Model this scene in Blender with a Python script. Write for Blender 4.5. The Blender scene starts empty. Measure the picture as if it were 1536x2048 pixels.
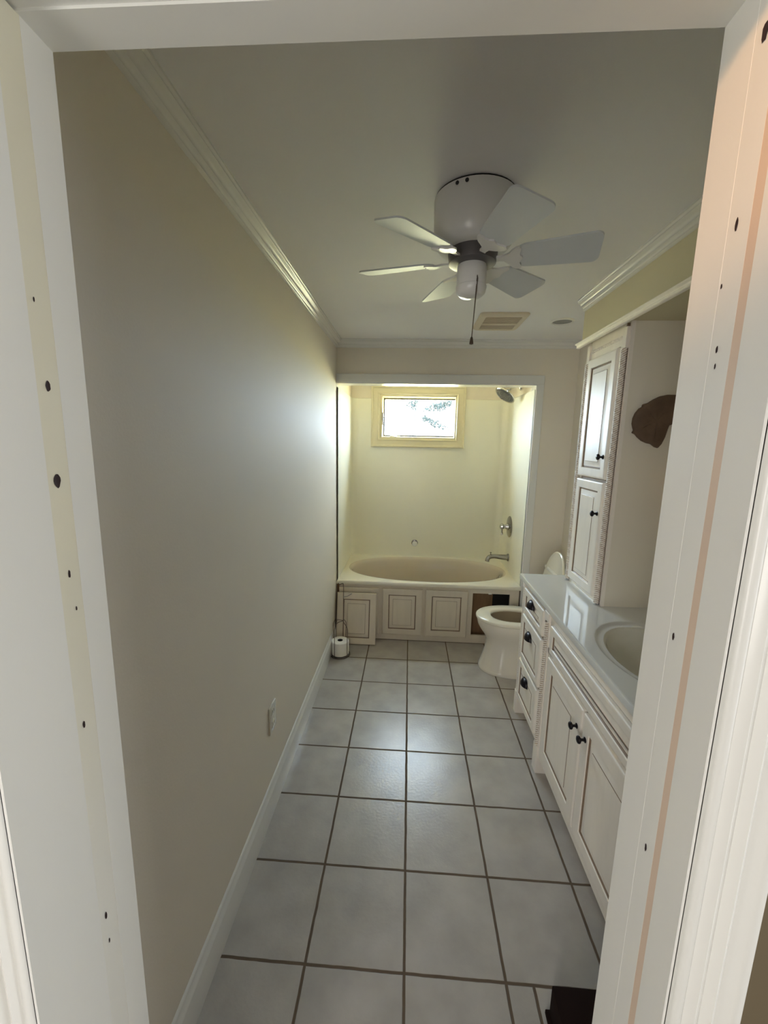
import bpy, bmesh, math, random
from mathutils import Vector, Matrix
random.seed(7)
PI = math.pi
scn = bpy.context.scene
COL = scn.collection

# ------------------------------------------------------------------ camera
F_PX = 824.57
cam_d = bpy.data.cameras.new('camera')
cam = bpy.data.objects.new('camera', cam_d)
COL.objects.link(cam)
cam_d.sensor_fit = 'VERTICAL'
cam_d.sensor_height = 36.0
cam_d.lens = F_PX * 36.0 / 2048.0
cam_d.clip_start = 0.01
yaw, pitch, roll = 0.0582, -0.1694, -0.0192
R = Matrix.Rotation(yaw, 3, 'Z') @ Matrix.Rotation(pitch, 3, 'X') @ Matrix.Rotation(roll, 3, 'Y')
cam_R = Matrix((R.col[0], R.col[2], -R.col[1])).transposed()
cam.matrix_world = Matrix.Translation((-0.0320, -3.0446, 1.7105)) @ cam_R.to_4x4()
scn.camera = cam

# ------------------------------------------------------------------ world, sun, lights, exposure
SKY = 34.0
w = bpy.data.worlds.new('sky')
scn.world = w
w.use_nodes = True
bg = w.node_tree.nodes['Background']
bg.inputs[0].default_value = (0.68, 0.85, 1.0, 1)
bg.inputs[1].default_value = SKY

def lamp(name, kind, loc, target, energy, color, **kw):
    d = bpy.data.lights.new(name, kind)
    o = bpy.data.objects.new(name, d)
    COL.objects.link(o)
    o.location = loc
    dv = Vector(target) - Vector(loc)
    o.rotation_euler = dv.to_track_quat('-Z', 'Y').to_euler()
    d.energy = energy
    d.color = color
    for k, v in kw.items():
        setattr(d, k, v)
    return o

lamp('sun', 'SUN', (0, -5, 12), (1.2, 1.0, 0), 100.0, (1.0, 0.93, 0.8), angle=0.01)
# hallway the camera stands in: unseen area lights added as fill, a warm lamp up on the left
lamp('hall_fill_back', 'AREA', (-0.05, -9.3, 1.35), (0.15, 0.0, 0.95), 6.0, (1.0, 0.96, 0.92), shape='RECTANGLE', size=1.8, size_y=1.9, spread=math.radians(80))  # fill from far behind the camera, added to brighten surfaces facing the door
lamp('hall_fill_left', 'AREA', (-1.35, -5.0, 1.45), (0.75, -1.2, 1.05), 30.0, (1.0, 0.98, 0.95), shape='RECTANGLE', size=0.8, size_y=1.9)  # fill added for the vanity fronts, tall cabinet side and toilet
lamp('hall_fill_right', 'AREA', (1.85, -2.98, 1.30), (-0.45, -2.60, 1.2), 13.0, (0.95, 0.98, 1.0), shape='RECTANGLE', size=0.8, size_y=1.9)  # unseen area light added for the daylight on the left jamb
lamp('hall_lamp', 'SPOT', (-0.62, -3.55, 2.40), (0.287, -2.575, 2.035), 30.0, (1.0, 0.50, 0.20), spot_size=math.radians(17), spot_blend=0.85, shadow_soft_size=0.06)
# sampling aid at the window opening (gives no light of its own)
port = lamp('window_portal', 'AREA', (0.061, 1.30, 1.95), (0.061, 0.0, 1.95), 1.0, (1, 1, 1), shape='RECTANGLE', size=0.80, size_y=0.44)
port.data.cycles.is_portal = True

vs = scn.view_settings
vs.view_transform = 'Standard'
vs.look = 'None'
vs.gamma = 1.0
vs.use_curve_mapping = False
vs.exposure = 0.84
scn.cycles.use_denoising = True
scn.cycles.max_bounces = 14
scn.cycles.diffuse_bounces = 10
scn.cycles.glossy_bounces = 6
scn.cycles.transparent_max_bounces = 12
scn.cycles.sample_clamp_indirect = 12.0
scn.cycles.caustics_reflective = False

# ------------------------------------------------------------------ materials
def new_mat(name):
    m = bpy.data.materials.new(name)
    m.use_nodes = True
    nt = m.node_tree
    return m, nt, nt.nodes['Principled BSDF']

def mat(name, col, rough=0.5, metal=0.0, spec=0.5, noise=0.0, nscale=8.0, bump=0.0, bscale=60.0, coat=0.0, stretch=None):
    m, nt, p = new_mat(name)
    p.inputs['Base Color'].default_value = (*col, 1)
    p.inputs['Roughness'].default_value = rough
    p.inputs['Metallic'].default_value = metal
    p.inputs['Specular IOR Level'].default_value = spec
    if coat:
        p.inputs['Coat Weight'].default_value = coat
        p.inputs['Coat Roughness'].default_value = 0.08
    tc = nt.nodes.new('ShaderNodeTexCoord')
    src = tc.outputs['Object']
    if stretch:
        mp = nt.nodes.new('ShaderNodeMapping')
        mp.inputs['Scale'].default_value = stretch
        nt.links.new(src, mp.inputs[0])
        src = mp.outputs[0]
    if noise:
        n = nt.nodes.new('ShaderNodeTexNoise')
        n.inputs['Scale'].default_value = nscale
        n.inputs['Detail'].default_value = 4
        nt.links.new(src, n.inputs['Vector'])
        r = nt.nodes.new('ShaderNodeMixRGB')
        r.inputs[1].default_value = (*[c * (1 - noise) for c in col], 1)
        r.inputs[2].default_value = (*[min(1, c * (1 + noise)) for c in col], 1)
        nt.links.new(n.outputs['Fac'], r.inputs[0])
        nt.links.new(r.outputs[0], p.inputs['Base Color'])
    if bump:
        n2 = nt.nodes.new('ShaderNodeTexNoise')
        n2.inputs['Scale'].default_value = bscale
        n2.inputs['Detail'].default_value = 3
        nt.links.new(src, n2.inputs['Vector'])
        b = nt.nodes.new('ShaderNodeBump')
        b.inputs['Strength'].default_value = bump
        b.inputs['Distance'].default_value = 0.002
        nt.links.new(n2.outputs['Fac'], b.inputs['Height'])
        nt.links.new(b.outputs[0], p.inputs['Normal'])
    return m

M = {}
M['wall'] = mat('wall_paint', (0.71, 0.655, 0.565), 0.68, spec=0.42, noise=0.02, nscale=3, bump=0.12, bscale=140)
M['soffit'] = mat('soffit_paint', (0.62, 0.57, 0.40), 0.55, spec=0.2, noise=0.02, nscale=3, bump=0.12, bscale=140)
M['ceil'] = mat('ceiling_paint', (0.80, 0.79, 0.80), 0.6, noise=0.02, nscale=3, bump=0.1, bscale=200)
M['trim'] = mat('trim_gloss', (0.70, 0.69, 0.66), 0.24, noise=0.02, nscale=10, bump=0.04, bscale=60)
M['jamb'] = mat('jamb_paint', (0.83, 0.83, 0.79), 0.26, noise=0.03, nscale=5, bump=0.05, bscale=45, stretch=(1, 1, 0.2))
M['stain'] = mat('bare_strip', (0.78, 0.75, 0.61), 0.35, noise=0.10, nscale=3, bump=0.1, bscale=70, stretch=(1, 1, 0.4))
_nt = M['stain'].node_tree
_p = _nt.nodes['Principled BSDF']
_src = _p.inputs['Base Color'].links[0].from_socket
_tc = _nt.nodes.new('ShaderNodeTexCoord'); _sx = _nt.nodes.new('ShaderNodeSeparateXYZ'); _nt.links.new(_tc.outputs['Object'], _sx.inputs[0])
_mr = _nt.nodes.new('ShaderNodeMapRange'); _mr.inputs['From Min'].default_value = 1.05; _mr.inputs['From Max'].default_value = 1.55
_nt.links.new(_sx.outputs['Z'], _mr.inputs['Value'])
_mx = _nt.nodes.new('ShaderNodeMixRGB'); _mx.inputs[1].default_value = (0.82, 0.81, 0.75, 1)
_nt.links.new(_mr.outputs[0], _mx.inputs[0]); _nt.links.new(_src, _mx.inputs[2]); _nt.links.new(_mx.outputs[0], _p.inputs['Base Color'])
M['tan'] = mat('tan_strip', (0.72, 0.57, 0.45), 0.4, noise=0.08, nscale=6, stretch=(1, 1, 0.3))
M['hole'] = mat('nail_hole', (0.03, 0.015, 0.015), 0.8)
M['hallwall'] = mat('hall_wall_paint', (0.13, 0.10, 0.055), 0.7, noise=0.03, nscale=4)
M['hallfloor'] = mat('hall_floor', (0.12, 0.09, 0.07), 0.5, noise=0.1, nscale=6)
M['surround'] = mat('surround_acrylic', (0.80, 0.78, 0.66), 0.3, noise=0.02, nscale=3)
M['tub'] = mat('tub_almond_shaded', (0.60, 0.53, 0.44), 0.16, noise=0.02, nscale=4, coat=0.3)  # browner than the deck: shade inside the basin is put into the colour
M['deck'] = mat('tub_deck_lit', (0.82, 0.78, 0.66), 0.16, noise=0.02, nscale=4, coat=0.3)  # lighter copy of the tub material, window light on the deck painted in
M['porc'] = mat('toilet_porcelain', (0.76, 0.71, 0.62), 0.12, noise=0.02, nscale=4, coat=0.4)
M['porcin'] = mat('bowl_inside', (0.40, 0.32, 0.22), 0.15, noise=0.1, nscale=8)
M['seat'] = mat('seat_plastic', (0.74, 0.69, 0.58), 0.2)
M['cab'] = mat('cabinet_paint', (0.84, 0.79, 0.72), 0.44, noise=0.07, nscale=9, bump=0.1, bscale=40, stretch=(3, 3, 0.5))
M['cab_pale'] = mat('cabinet_panel', (0.74, 0.70, 0.60), 0.33, noise=0.04, nscale=3, bump=0.05, bscale=40, stretch=(3, 3, 0.5))
M['glaze'] = mat('brown_glaze', (0.24, 0.165, 0.11), 0.4, noise=0.3, nscale=40)
M['ropeglaze'] = mat('rope_glaze', (0.40, 0.29, 0.21), 0.4, noise=0.2, nscale=30)
M['apron'] = mat('apron_paint', (0.72, 0.645, 0.53), 0.4, noise=0.07, nscale=9, bump=0.1, bscale=40, stretch=(3, 3, 0.5))
M['wood'] = mat('raw_wood', (0.24, 0.14, 0.07), 0.7, noise=0.35, nscale=7, bump=0.2, bscale=30, stretch=(4, 4, 0.6))
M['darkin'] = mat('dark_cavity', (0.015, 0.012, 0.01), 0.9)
M['bronze'] = mat('oil_rubbed_bronze', (0.018, 0.015, 0.018), 0.32, metal=0.6)
M['chrome'] = mat('chrome', (0.60, 0.59, 0.57), 0.10, metal=1.0)
M['nickel'] = mat('brushed_nickel', (0.36, 0.34, 0.31), 0.2, metal=1.0)
M['spray'] = mat('spray_grey', (0.10, 0.10, 0.10), 0.3, metal=0.5)
M['counter'] = mat('cultured_marble', (0.72, 0.74, 0.73), 0.06, noise=0.03, nscale=5, coat=1.0)
M['sink'] = mat('sink_bowl', (0.74, 0.73, 0.65), 0.12, noise=0.02, nscale=5, coat=0.4)
M['fan'] = mat('fan_white', (0.72, 0.71, 0.68), 0.3)
M['blade'] = mat('fan_blade', (0.64, 0.67, 0.68), 0.45, noise=0.02, nscale=6)
M['fandark'] = mat('fan_motor', (0.13, 0.12, 0.12), 0.4, metal=0.5)
M['black'] = mat('black_gap', (0.015, 0.013, 0.012), 0.7)
M['vent'] = mat('vent_plastic', (0.66, 0.58, 0.45), 0.4)
M['louvre'] = mat('louvre_tan', (0.56, 0.47, 0.35), 0.5)
M['ventdark'] = mat('vent_recess', (0.12, 0.09, 0.06), 0.7)
M['grey'] = mat('light_lens', (0.28, 0.28, 0.27), 0.5)
M['paper'] = mat('tissue', (0.90, 0.87, 0.82), 0.95, spec=0.1, noise=0.03, nscale=40, bump=0.2, bscale=150)
M['card'] = mat('cardboard_core', (0.03, 0.025, 0.025), 0.9)
M['wire'] = mat('wire_bronze', (0.16, 0.12, 0.09), 0.3, metal=0.9)
M['outlet'] = mat('outlet_cream', (0.64, 0.61, 0.53), 0.25)
M['plate'] = mat('outlet_plastic', (0.80, 0.79, 0.74), 0.25)
M['winwood'] = mat('window_wood', (0.70, 0.60, 0.40), 0.35, noise=0.06, nscale=10, stretch=(1, 1, 1))
M['wincase'] = mat('window_casing_paint', (0.66, 0.60, 0.42), 0.35, noise=0.03, nscale=6)
M['sash'] = mat('sash_dark', (0.045, 0.035, 0.025), 0.4)
M['slab'] = mat('rough_slab', (0.13, 0.082, 0.05), 0.75, noise=0.55, nscale=16, bump=0.9, bscale=35)
M['box'] = mat('dark_box', (0.014, 0.006, 0.004), 0.8, spec=0.1, noise=0.3, nscale=10)
M['bark'] = mat('bark', (0.012, 0.011, 0.011), 0.9, noise=0.2, nscale=20)
M['leaf'] = mat('leaf', (0.010, 0.013, 0.0135), 0.9, spec=0.0)
M['ground'] = mat('dry_grass', (0.34, 0.31, 0.16), 0.95, noise=0.25, nscale=2)

# glass pane
gm, nt, p = new_mat('window_glass')
nt.nodes.remove(p)
tr = nt.nodes.new('ShaderNodeBsdfTransparent')
gl = nt.nodes.new('ShaderNodeBsdfGlossy')
gl.inputs['Roughness'].default_value = 0.02
mx = nt.nodes.new('ShaderNodeMixShader')
mx.inputs[0].default_value = 0.04
nt.links.new(tr.outputs[0], mx.inputs[1])
nt.links.new(gl.outputs[0], mx.inputs[2])
nt.links.new(mx.outputs[0], nt.nodes['Material Output'].inputs[0])
M['glass'] = gm

# floor tile: square grid of 0.328 m with a cut joint by the threshold
def tile_mat():
    m, nt, p = new_mat('floor_tile')
    N, L = nt.nodes, nt.links
    tc = N.new('ShaderNodeTexCoord')
    # slight wobble of the joints
    wn = N.new('ShaderNodeTexNoise'); wn.inputs['Scale'].default_value = 14
    L.new(tc.outputs['Object'], wn.inputs['Vector'])
    sub = N.new('ShaderNodeVectorMath'); sub.operation = 'SUBTRACT'
    sub.inputs[1].default_value = (0.5, 0.5, 0.5)
    L.new(wn.outputs['Color'], sub.inputs[0])
    sc = N.new('ShaderNodeVectorMath'); sc.operation = 'SCALE'
    sc.inputs['Scale'].default_value = 0.004
    L.new(sub.outputs[0], sc.inputs[0])
    ad = N.new('ShaderNodeVectorMath'); ad.operation = 'ADD'
    L.new(tc.outputs['Object'], ad.inputs[0]); L.new(sc.outputs[0], ad.inputs[1])
    sep = N.new('ShaderNodeSeparateXYZ')
    L.new(ad.outputs[0], sep.inputs[0])
    def math_n(op, a, b=None):
        n = N.new('ShaderNodeMath'); n.operation = op
        for i, v in enumerate((a, b)):
            if v is None: continue
            if isinstance(v, (int, float)): n.inputs[i].default_value = v
            else: L.new(v, n.inputs[i])
        return n.outputs[0]
    T = 0.328
    def dist(ax):
        pp = math_n('PINGPONG', sep.outputs[ax], T / 2)      # 0 on a joint
        return pp
    dx, dy = dist(0), dist(1)
    d = math_n('MINIMUM', dx, dy)
    # the extra joint at x=.415 for y < -1.968
    ex = math_n('ABSOLUTE', math_n('SUBTRACT', sep.outputs[0], 0.415))
    far = math_n('MULTIPLY', math_n('GREATER_THAN', sep.outputs[1], -1.968), 1.0)
    ex = math_n('ADD', ex, far)
    d = math_n('MINIMUM', d, ex)
    mr = N.new('ShaderNodeMapRange'); mr.interpolation_type = 'SMOOTHSTEP'
    mr.inputs['From Min'].default_value = 0.0032; mr.inputs['From Max'].default_value = 0.0062
    L.new(d, mr.inputs['Value'])
    # tile face
    n1 = N.new('ShaderNodeTexNoise'); n1.inputs['Scale'].default_value = 7; n1.inputs['Detail'].default_value = 6
    L.new(tc.outputs['Object'], n1.inputs['Vector'])
    cr = N.new('ShaderNodeValToRGB')
    cr.color_ramp.elements[0].position = 0.3; cr.color_ramp.elements[0].color = (0.375, 0.35, 0.325, 1)
    cr.color_ramp.elements[1].position = 0.7; cr.color_ramp.elements[1].color = (0.465, 0.437, 0.405, 1)
    L.new(n1.outputs['Fac'], cr.inputs[0])
    n3 = N.new('ShaderNodeTexNoise'); n3.inputs['Scale'].default_value = 12
    L.new(tc.outputs['Object'], n3.inputs['Vector'])
    gr = N.new('ShaderNodeValToRGB')
    gr.color_ramp.elements[0].color = (0.085, 0.058, 0.036, 1); gr.color_ramp.elements[1].color = (0.16, 0.115, 0.075, 1)
    L.new(n3.outputs['Fac'], gr.inputs[0])
    mxc = N.new('ShaderNodeMixRGB')
    L.new(mr.outputs[0], mxc.inputs[0]); L.new(gr.outputs[0], mxc.inputs[1]); L.new(cr.outputs[0], mxc.inputs[2])
    L.new(mxc.outputs[0], p.inputs['Base Color'])
    ro = N.new('ShaderNodeMapRange'); ro.inputs['To Min'].default_value = 0.9; ro.inputs['To Max'].default_value = 0.27
    L.new(mr.outputs[0], ro.inputs['Value']); L.new(ro.outputs[0], p.inputs['Roughness'])
    p.inputs['Specular IOR Level'].default_value = 0.5
    n2 = N.new('ShaderNodeTexNoise'); n2.inputs['Scale'].default_value = 75; n2.inputs['Detail'].default_value = 5
    L.new(tc.outputs['Object'], n2.inputs['Vector'])
    hb = math_n('ADD', math_n('MULTIPLY', n2.outputs['Fac'], 0.35), math_n('MULTIPLY', mr.outputs[0], 1.2))
    b = N.new('ShaderNodeBump'); b.inputs['Strength'].default_value = 0.5; b.inputs['Distance'].default_value = 0.003
    L.new(hb, b.inputs['Height']); L.new(b.outputs[0], p.inputs['Normal'])
    return m
M['tile'] = tile_mat()

# ------------------------------------------------------------------ mesh helpers
class MB:
    def __init__(s): s.v = []; s.f = []; s.m = []; s.xf = None
    def add(s, vs, fs, mi=0):
        o = len(s.v)
        for q in vs:
            q = Vector(q)
            s.v.append(s.xf @ q if s.xf else q)
        for f in fs:
            s.f.append([o + i for i in f]); s.m.append(mi)
    def join(s, o):
        k = len(s.v); s.v += o.v; s.f += [[k + i for i in f] for f in o.f]; s.m += o.m

def box(mb, a, b, mi=0, bev=0.0, seg=1):
    a = Vector(a); b = Vector(b)
    if bev <= 0:
        vs = [(x, y, z) for z in (a.z, b.z) for y in (a.y, b.y) for x in (a.x, b.x)]
        mb.add(vs, [(0, 2, 3, 1), (4, 5, 7, 6), (0, 1, 5, 4), (2, 6, 7, 3), (0, 4, 6, 2), (1, 3, 7, 5)], mi)
        return
    bm = bmesh.new()
    bmesh.ops.create_cube(bm, size=1)
    c = (a + b) / 2; d = b - a
    for v in bm.verts: v.co = Vector((v.co.x * d.x, v.co.y * d.y, v.co.z * d.z)) + c
    bmesh.ops.bevel(bm, geom=bm.edges[:], offset=bev, segments=seg, affect='EDGES', profile=0.5)
    bm.verts.index_update()
    mb.add([v.co.copy() for v in bm.verts], [[v.index for v in f.verts] for f in bm.faces], mi)
    bm.free()

def loft(mb, loops, mi=0, closed=True, cap0=False, cap1=False, mis=None, capmi=None):
    n = len(loops[0])
    vs = [p for l in loops for p in l]
    if mis is None: mis = [mi] * (len(loops) - 1)
    groups = {}
    for i in range(len(loops) - 1):
        for j in range(n if closed else n - 1):
            k = (j + 1) % n
            groups.setdefault(mis[i], []).append((i * n + j, i * n + k, (i + 1) * n + k, (i + 1) * n + j))
    if cap0: groups.setdefault(mis[0], []).append(tuple(range(n - 1, -1, -1)))
    if cap1: groups.setdefault(mis[-1] if capmi is None else capmi, []).append(tuple(range((len(loops) - 1) * n, len(loops) * n)))
    base = len(mb.v)
    mb.add(vs, [])
    for m_, fs in groups.items():
        for f in fs:
            mb.f.append([base + i for i in f]); mb.m.append(m_)

def frame_of(axis):
    a = Vector(axis).normalized()
    t = Vector((0, 0, 1)) if abs(a.z) < 0.9 else Vector((1, 0, 0))
    u = a.cross(t).normalized()
    return u, a.cross(u).normalized(), a

def lathe(mb, prof, org, axis=(0, 0, 1), n=28, mi=0, mis=None, cap0=False, cap1=False):
    """prof: (radius, distance along axis)"""
    u, v, a = frame_of(axis)
    org = Vector(org)
    loops = []
    for r, h in prof:
        loops.append([org + a * h + (u * math.cos(2 * PI * k / n) + v * math.sin(2 * PI * k / n)) * max(r, 1e-5) for k in range(n)])
    loft(mb, loops, mi, mis=mis, cap0=cap0, cap1=cap1)

def tube(mb, pts, r, n=8, mi=0, caps=True):
    pts = [Vector(q) for q in pts]
    rs = r if isinstance(r, (list, tuple)) else [r] * len(pts)
    loops = []
    u = None
    for i, q in enumerate(pts):
        d = (pts[min(i + 1, len(pts) - 1)] - pts[max(i - 1, 0)]).normalized()
        if u is None:
            u = frame_of(d)[0]
        u = (u - d * u.dot(d)).normalized()
        v = d.cross(u)
        loops.append([q + (u * math.cos(2 * PI * k / n) + v * math.sin(2 * PI * k / n)) * rs[i] for k in range(n)])
    loft(mb, loops, mi, cap0=caps, cap1=caps)

def extrude(mb, prof, org, A, B, D, length, mi=0, mis=None):
    """open profile of (a, b) swept along D"""
    org = Vector(org); A = Vector(A); B = Vector(B); D = Vector(D).normalized()
    l0 = [org + A * a + B * b for a, b in prof]
    l1 = [q + D * length for q in l0]
    n = len(prof)
    if mis is None:
        loft(mb, [l0, l1], mi, closed=True, cap0=True, cap1=True)
    else:
        o = len(mb.v)
        mb.add(l0 + l1, [])
        for j in range(n):
            k = (j + 1) % n
            mb.f.append([o + j, o + k, o + n + k, o + n + j]); mb.m.append(mis[j])
        mb.f.append([o + j for j in range(n)][::-1]); mb.m.append(mis[0])
        mb.f.append([o + n + j for j in range(n)]); mb.m.append(mis[0])

def spline(pts, k=8):
    pts = [Vector(q) for q in pts]
    out = []
    for i in range(len(pts) - 1):
        p0 = pts[max(i - 1, 0)]; p1 = pts[i]; p2 = pts[i + 1]; p3 = pts[min(i + 2, len(pts) - 1)]
        for j in range(k):
            t = j / k
            out.append(0.5 * ((2 * p1) + (p2 - p0) * t + (2 * p0 - 5 * p1 + 4 * p2 - p3) * t * t + (3 * p1 - p0 - 3 * p2 + p3) * t ** 3))
    out.append(pts[-1])
    return out

ORG = {}
def obj(name, mb, mats, parent=None, loc=(0, 0, 0), smooth=30, recalc=True):
    if isinstance(mats, str): mats = [mats]
    loc = ORG[parent] if parent is not None else Vector(loc)
    me = bpy.data.meshes.new(name)
    me.from_pydata([v - loc for v in mb.v], [], mb.f)
    for k in mats: me.materials.append(M[k])
    for pl, mi in zip(me.polygons, mb.m): pl.material_index = mi
    if recalc:
        bm = bmesh.new(); bm.from_mesh(me)
        bmesh.ops.recalc_face_normals(bm, faces=bm.faces[:])
        bm.to_mesh(me); bm.free()
    if smooth:
        me.shade_smooth()
        me.set_sharp_from_angle(angle=math.radians(smooth))
    o = bpy.data.objects.new(name, me)
    COL.objects.link(o)
    if parent is not None:
        o.parent = parent
    else:
        o.location = loc
    ORG[o] = loc
    return o

def tag(o, label, cat, group=None):
    o['label'] = label; o['category'] = cat
    if group: o['group'] = group
    return o

def thing(name, loc, label, cat, group=None):
    o = bpy.data.objects.new(name, None)
    o.empty_display_size = 0.05
    COL.objects.link(o)
    o.location = loc
    ORG[o] = Vector(loc)
    return tag(o, label, cat, group)

def struct(name, mb=None, mats=None, loc=(0, 0, 0), parent=None, smooth=30):
    if mb is None:
        o = bpy.data.objects.new(name, None); COL.objects.link(o); o.location = loc; ORG[o] = Vector(loc)
    else:
        o = obj(name, mb, mats, parent, loc, smooth)
    o['kind'] = 'structure'
    return o

# ------------------------------------------------------------------ room shell
XL, XR = -0.628, 1.235          # side walls
YN, YH = -2.51, -2.64           # door wall, bathroom and hall faces
YF, YB = 0.325, 1.18            # far wall face, alcove back wall
XA = 0.940                      # alcove right wall
ZC = 2.485
DX0, DX1, DZ = -0.457, 0.287, 2.147

b = MB(); box(b, (XL - 0.1, YN, -0.1), (XR + 0.1, YB + 0.15, 0)); struct('floor', b, 'tile', smooth=0)
b = MB(); box(b, (XL - 0.1, YH, ZC), (XR + 0.1, YB + 0.15, ZC + 0.1)); struct('ceiling', b, 'ceil', smooth=0)
b = MB(); box(b, (XL - 0.1, YN, 0), (XL, YB + 0.15, ZC)); struct('wall_left', b, 'wall', smooth=0)
b = MB(); box(b, (XR, YN, 0), (XR + 0.1, YB + 0.15, ZC)); struct('wall_right', b, 'wall', smooth=0)
b = MB()
box(b, (XA + 0.002, YF, 0), (XR, YF + 0.12, ZC))
box(b, (XL, YF, 2.165), (XA + 0.002, YF + 0.12, ZC))
struct('wall_far', b, 'wall', smooth=0)
b = MB(); box(b, (XA, YF + 0.12, 0), (XA + 0.1, YB, ZC)); struct('wall_alcove', b, 'wall', smooth=0)
# alcove back wall with the window opening
WX0, WX1, WZ0, WZ1 = -0.325, 0.447, 1.743, 2.162
b = MB()
for a_, c_ in (((XL, 0), (WX0, ZC)), ((WX1, 0), (XR, ZC)), ((WX0, 0), (WX1, WZ0)), ((WX0, WZ1), (WX1, ZC))):
    box(b, (a_[0], YB, a_[1]), (c_[0], YB + 0.15, c_[1]))
struct('wall_back', b, 'wall', smooth=0)
# door wall, bathroom / hall
b = MB()
HX0, HX1 = -1.5, 1.9
for a_, c_ in (((HX0, 0), (DX0 - 0.02, 2.75)), ((DX1 + 0.02, 0), (HX1, 2.75)), ((DX0 - 0.02, DZ + 0.02), (DX1 + 0.02, 2.75))):
    box(b, (a_[0], YH, a_[1]), (c_[0], YN, c_[1]))
struct('wall_near', b, ['hallwall'], smooth=0)
# hallway shell behind the camera
b = MB(); box(b, (HX0, -9.6, -0.1), (HX1, YN, 0)); struct('floor_hall', b, 'hallfloor', smooth=0)
b = MB(); box(b, (HX0, -9.6, 2.6), (HX1, YH, 2.7)); struct('ceiling_hall', b, 'ceil', smooth=0)
b = MB(); box(b, (HX0 - 0.1, -9.6, 0), (HX0, YH, 2.6)); struct('wall_hall_left', b, 'wall', smooth=0)
b = MB(); box(b, (HX1, -9.6, 0), (HX1 + 0.1, YH, 2.6)); struct('wall_hall_right', b, 'wall', smooth=0)
b = MB(); box(b, (HX0 - 0.1, -9.7, 0), (HX1 + 0.1, -9.6, 2.6)); struct('wall_hall_back', b, 'wall', smooth=0)

# soffit above the vanity
SX, SZ, SY = 0.90, 2.262, -0.585
b = MB(); box(b, (SX, YN, SZ), (XR, SY, ZC)); struct('wall_soffit', b, 'soffit', smooth=0)

# tub surround: three panels with rounded corners, in one moulded skin
def surround_loop(z, inset):
    r = 0.07
    pts = [(XL + inset, YF + 0.01)]
    for k in range(9):
        t = PI + (-PI / 2) * k / 8
        pts.append((XL + inset + r + r * math.cos(t), YB - inset - r + r * math.sin(t)))
    for k in range(9):
        t = PI / 2 - (PI / 2) * k / 8
        pts.append((XA - inset - r + r * math.cos(t), YB - inset - r + r * math.sin(t)))
    pts.append((XA - inset, YF + 0.01))
    return [Vector((x, y, z)) for x, y in pts]
b = MB()
loops = [surround_loop(0.53, 0.014), surround_loop(2.128, 0.014), surround_loop(2.132, 0.011), surround_loop(2.132, 0.0)]
# leave the back panel open where the window sits: build strips by hand
def strip_quads(mb, l0, l1, j0, j1):
    for j in range(j0, min(j1, len(l0) - 1)):
        p, q = l0[j], l0[j + 1]
        if j == 9:   # the long back run
            z0, z1 = l0[0].z, l1[0].z
            y0, y1 = p.y, l1[j].y
            if z1 - z0 < 0.5:
                for xa, xb in ((p.x, WX0), (WX1, q.x)):
                    mb.add([(xa, p.y, z0), (xb, p.y, z0), (xb, y1, z1), (xa, y1, z1)], [(0, 1, 2, 3)])
                continue
            else:
                for (xa, xb, za, zb) in ((p.x, WX0, z0, z1), (WX1, q.x, z0, z1), (WX0, WX1, z0, WZ0)):
                    mb.add([(xa, p.y, za), (xb, p.y, za), (xb, p.y, zb), (xa, p.y, zb)], [(0, 1, 2, 3)])
                continue
        mb.add([p, q, l1[j + 1], l1[j]], [(0, 1, 2, 3)])
for nm, j0, j1 in (('left', 0, 5), ('back', 5, 14), ('right', 14, 20)):
    b = MB()
    for i in range(3): strip_quads(b, loops[i], loops[i + 1], j0, j1)
    struct('wall_surround_' + nm, b, 'surround', smooth=50)

# ------------------------------------------------------------------ trims
crown = [(0, 0), (0.056, 0), (0.056, -0.008), (0.052, -0.011), (0.049, -0.016), (0.050, -0.020), (0.046, -0.024),
         (0.038, -0.028), (0.031, -0.034), (0.027, -0.041), (0.027, -0.046), (0.022, -0.050), (0.015, -0.053),
         (0.013, -0.058), (0.013, -0.063), (0.007, -0.068), (0, -0.070)]
crown = [(a * 0.82, c * 0.82) for a, c in crown]
b = MB(); extrude(b, crown, (XL, YN, ZC), (1, 0, 0), (0, 0, 1), (0, 1, 0), YF - YN); struct('trim_1', b, 'trim', smooth=50)
b = MB(); extrude(b, crown, (XL + 0.001, YF, ZC), (0, -1, 0), (0, 0, 1), (1, 0, 0), XR - XL - 0.002); struct('trim_2', b, 'trim', smooth=50)
b = MB(); extrude(b, crown, (SX, YN, ZC), (-1, 0, 0), (0, 0, 1), (0, 1, 0), SY - YN); struct('trim_3', b, 'trim', smooth=50)
# small moulding along the foot of the soffit, over the cabinet
mould = [(0, 0), (0.034, 0), (0.036, -0.004), (0.034, -0.009), (0.026, -0.012), (0.022, -0.017), (0.021, -0.022),
         (0.024, -0.026), (0.022, -0.031), (0.014, -0.034), (0, -0.036)]
mould = [(a * 0.72, c * 0.72) for a, c in mould]
b = MB(); extrude(b, mould, (SX, YN, SZ + 0.004), (-1, 0, 0), (0, 0, 1), (0, 1, 0), SY - YN + 0.03); struct('trim_4', b, 'cab', smooth=50)
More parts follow.
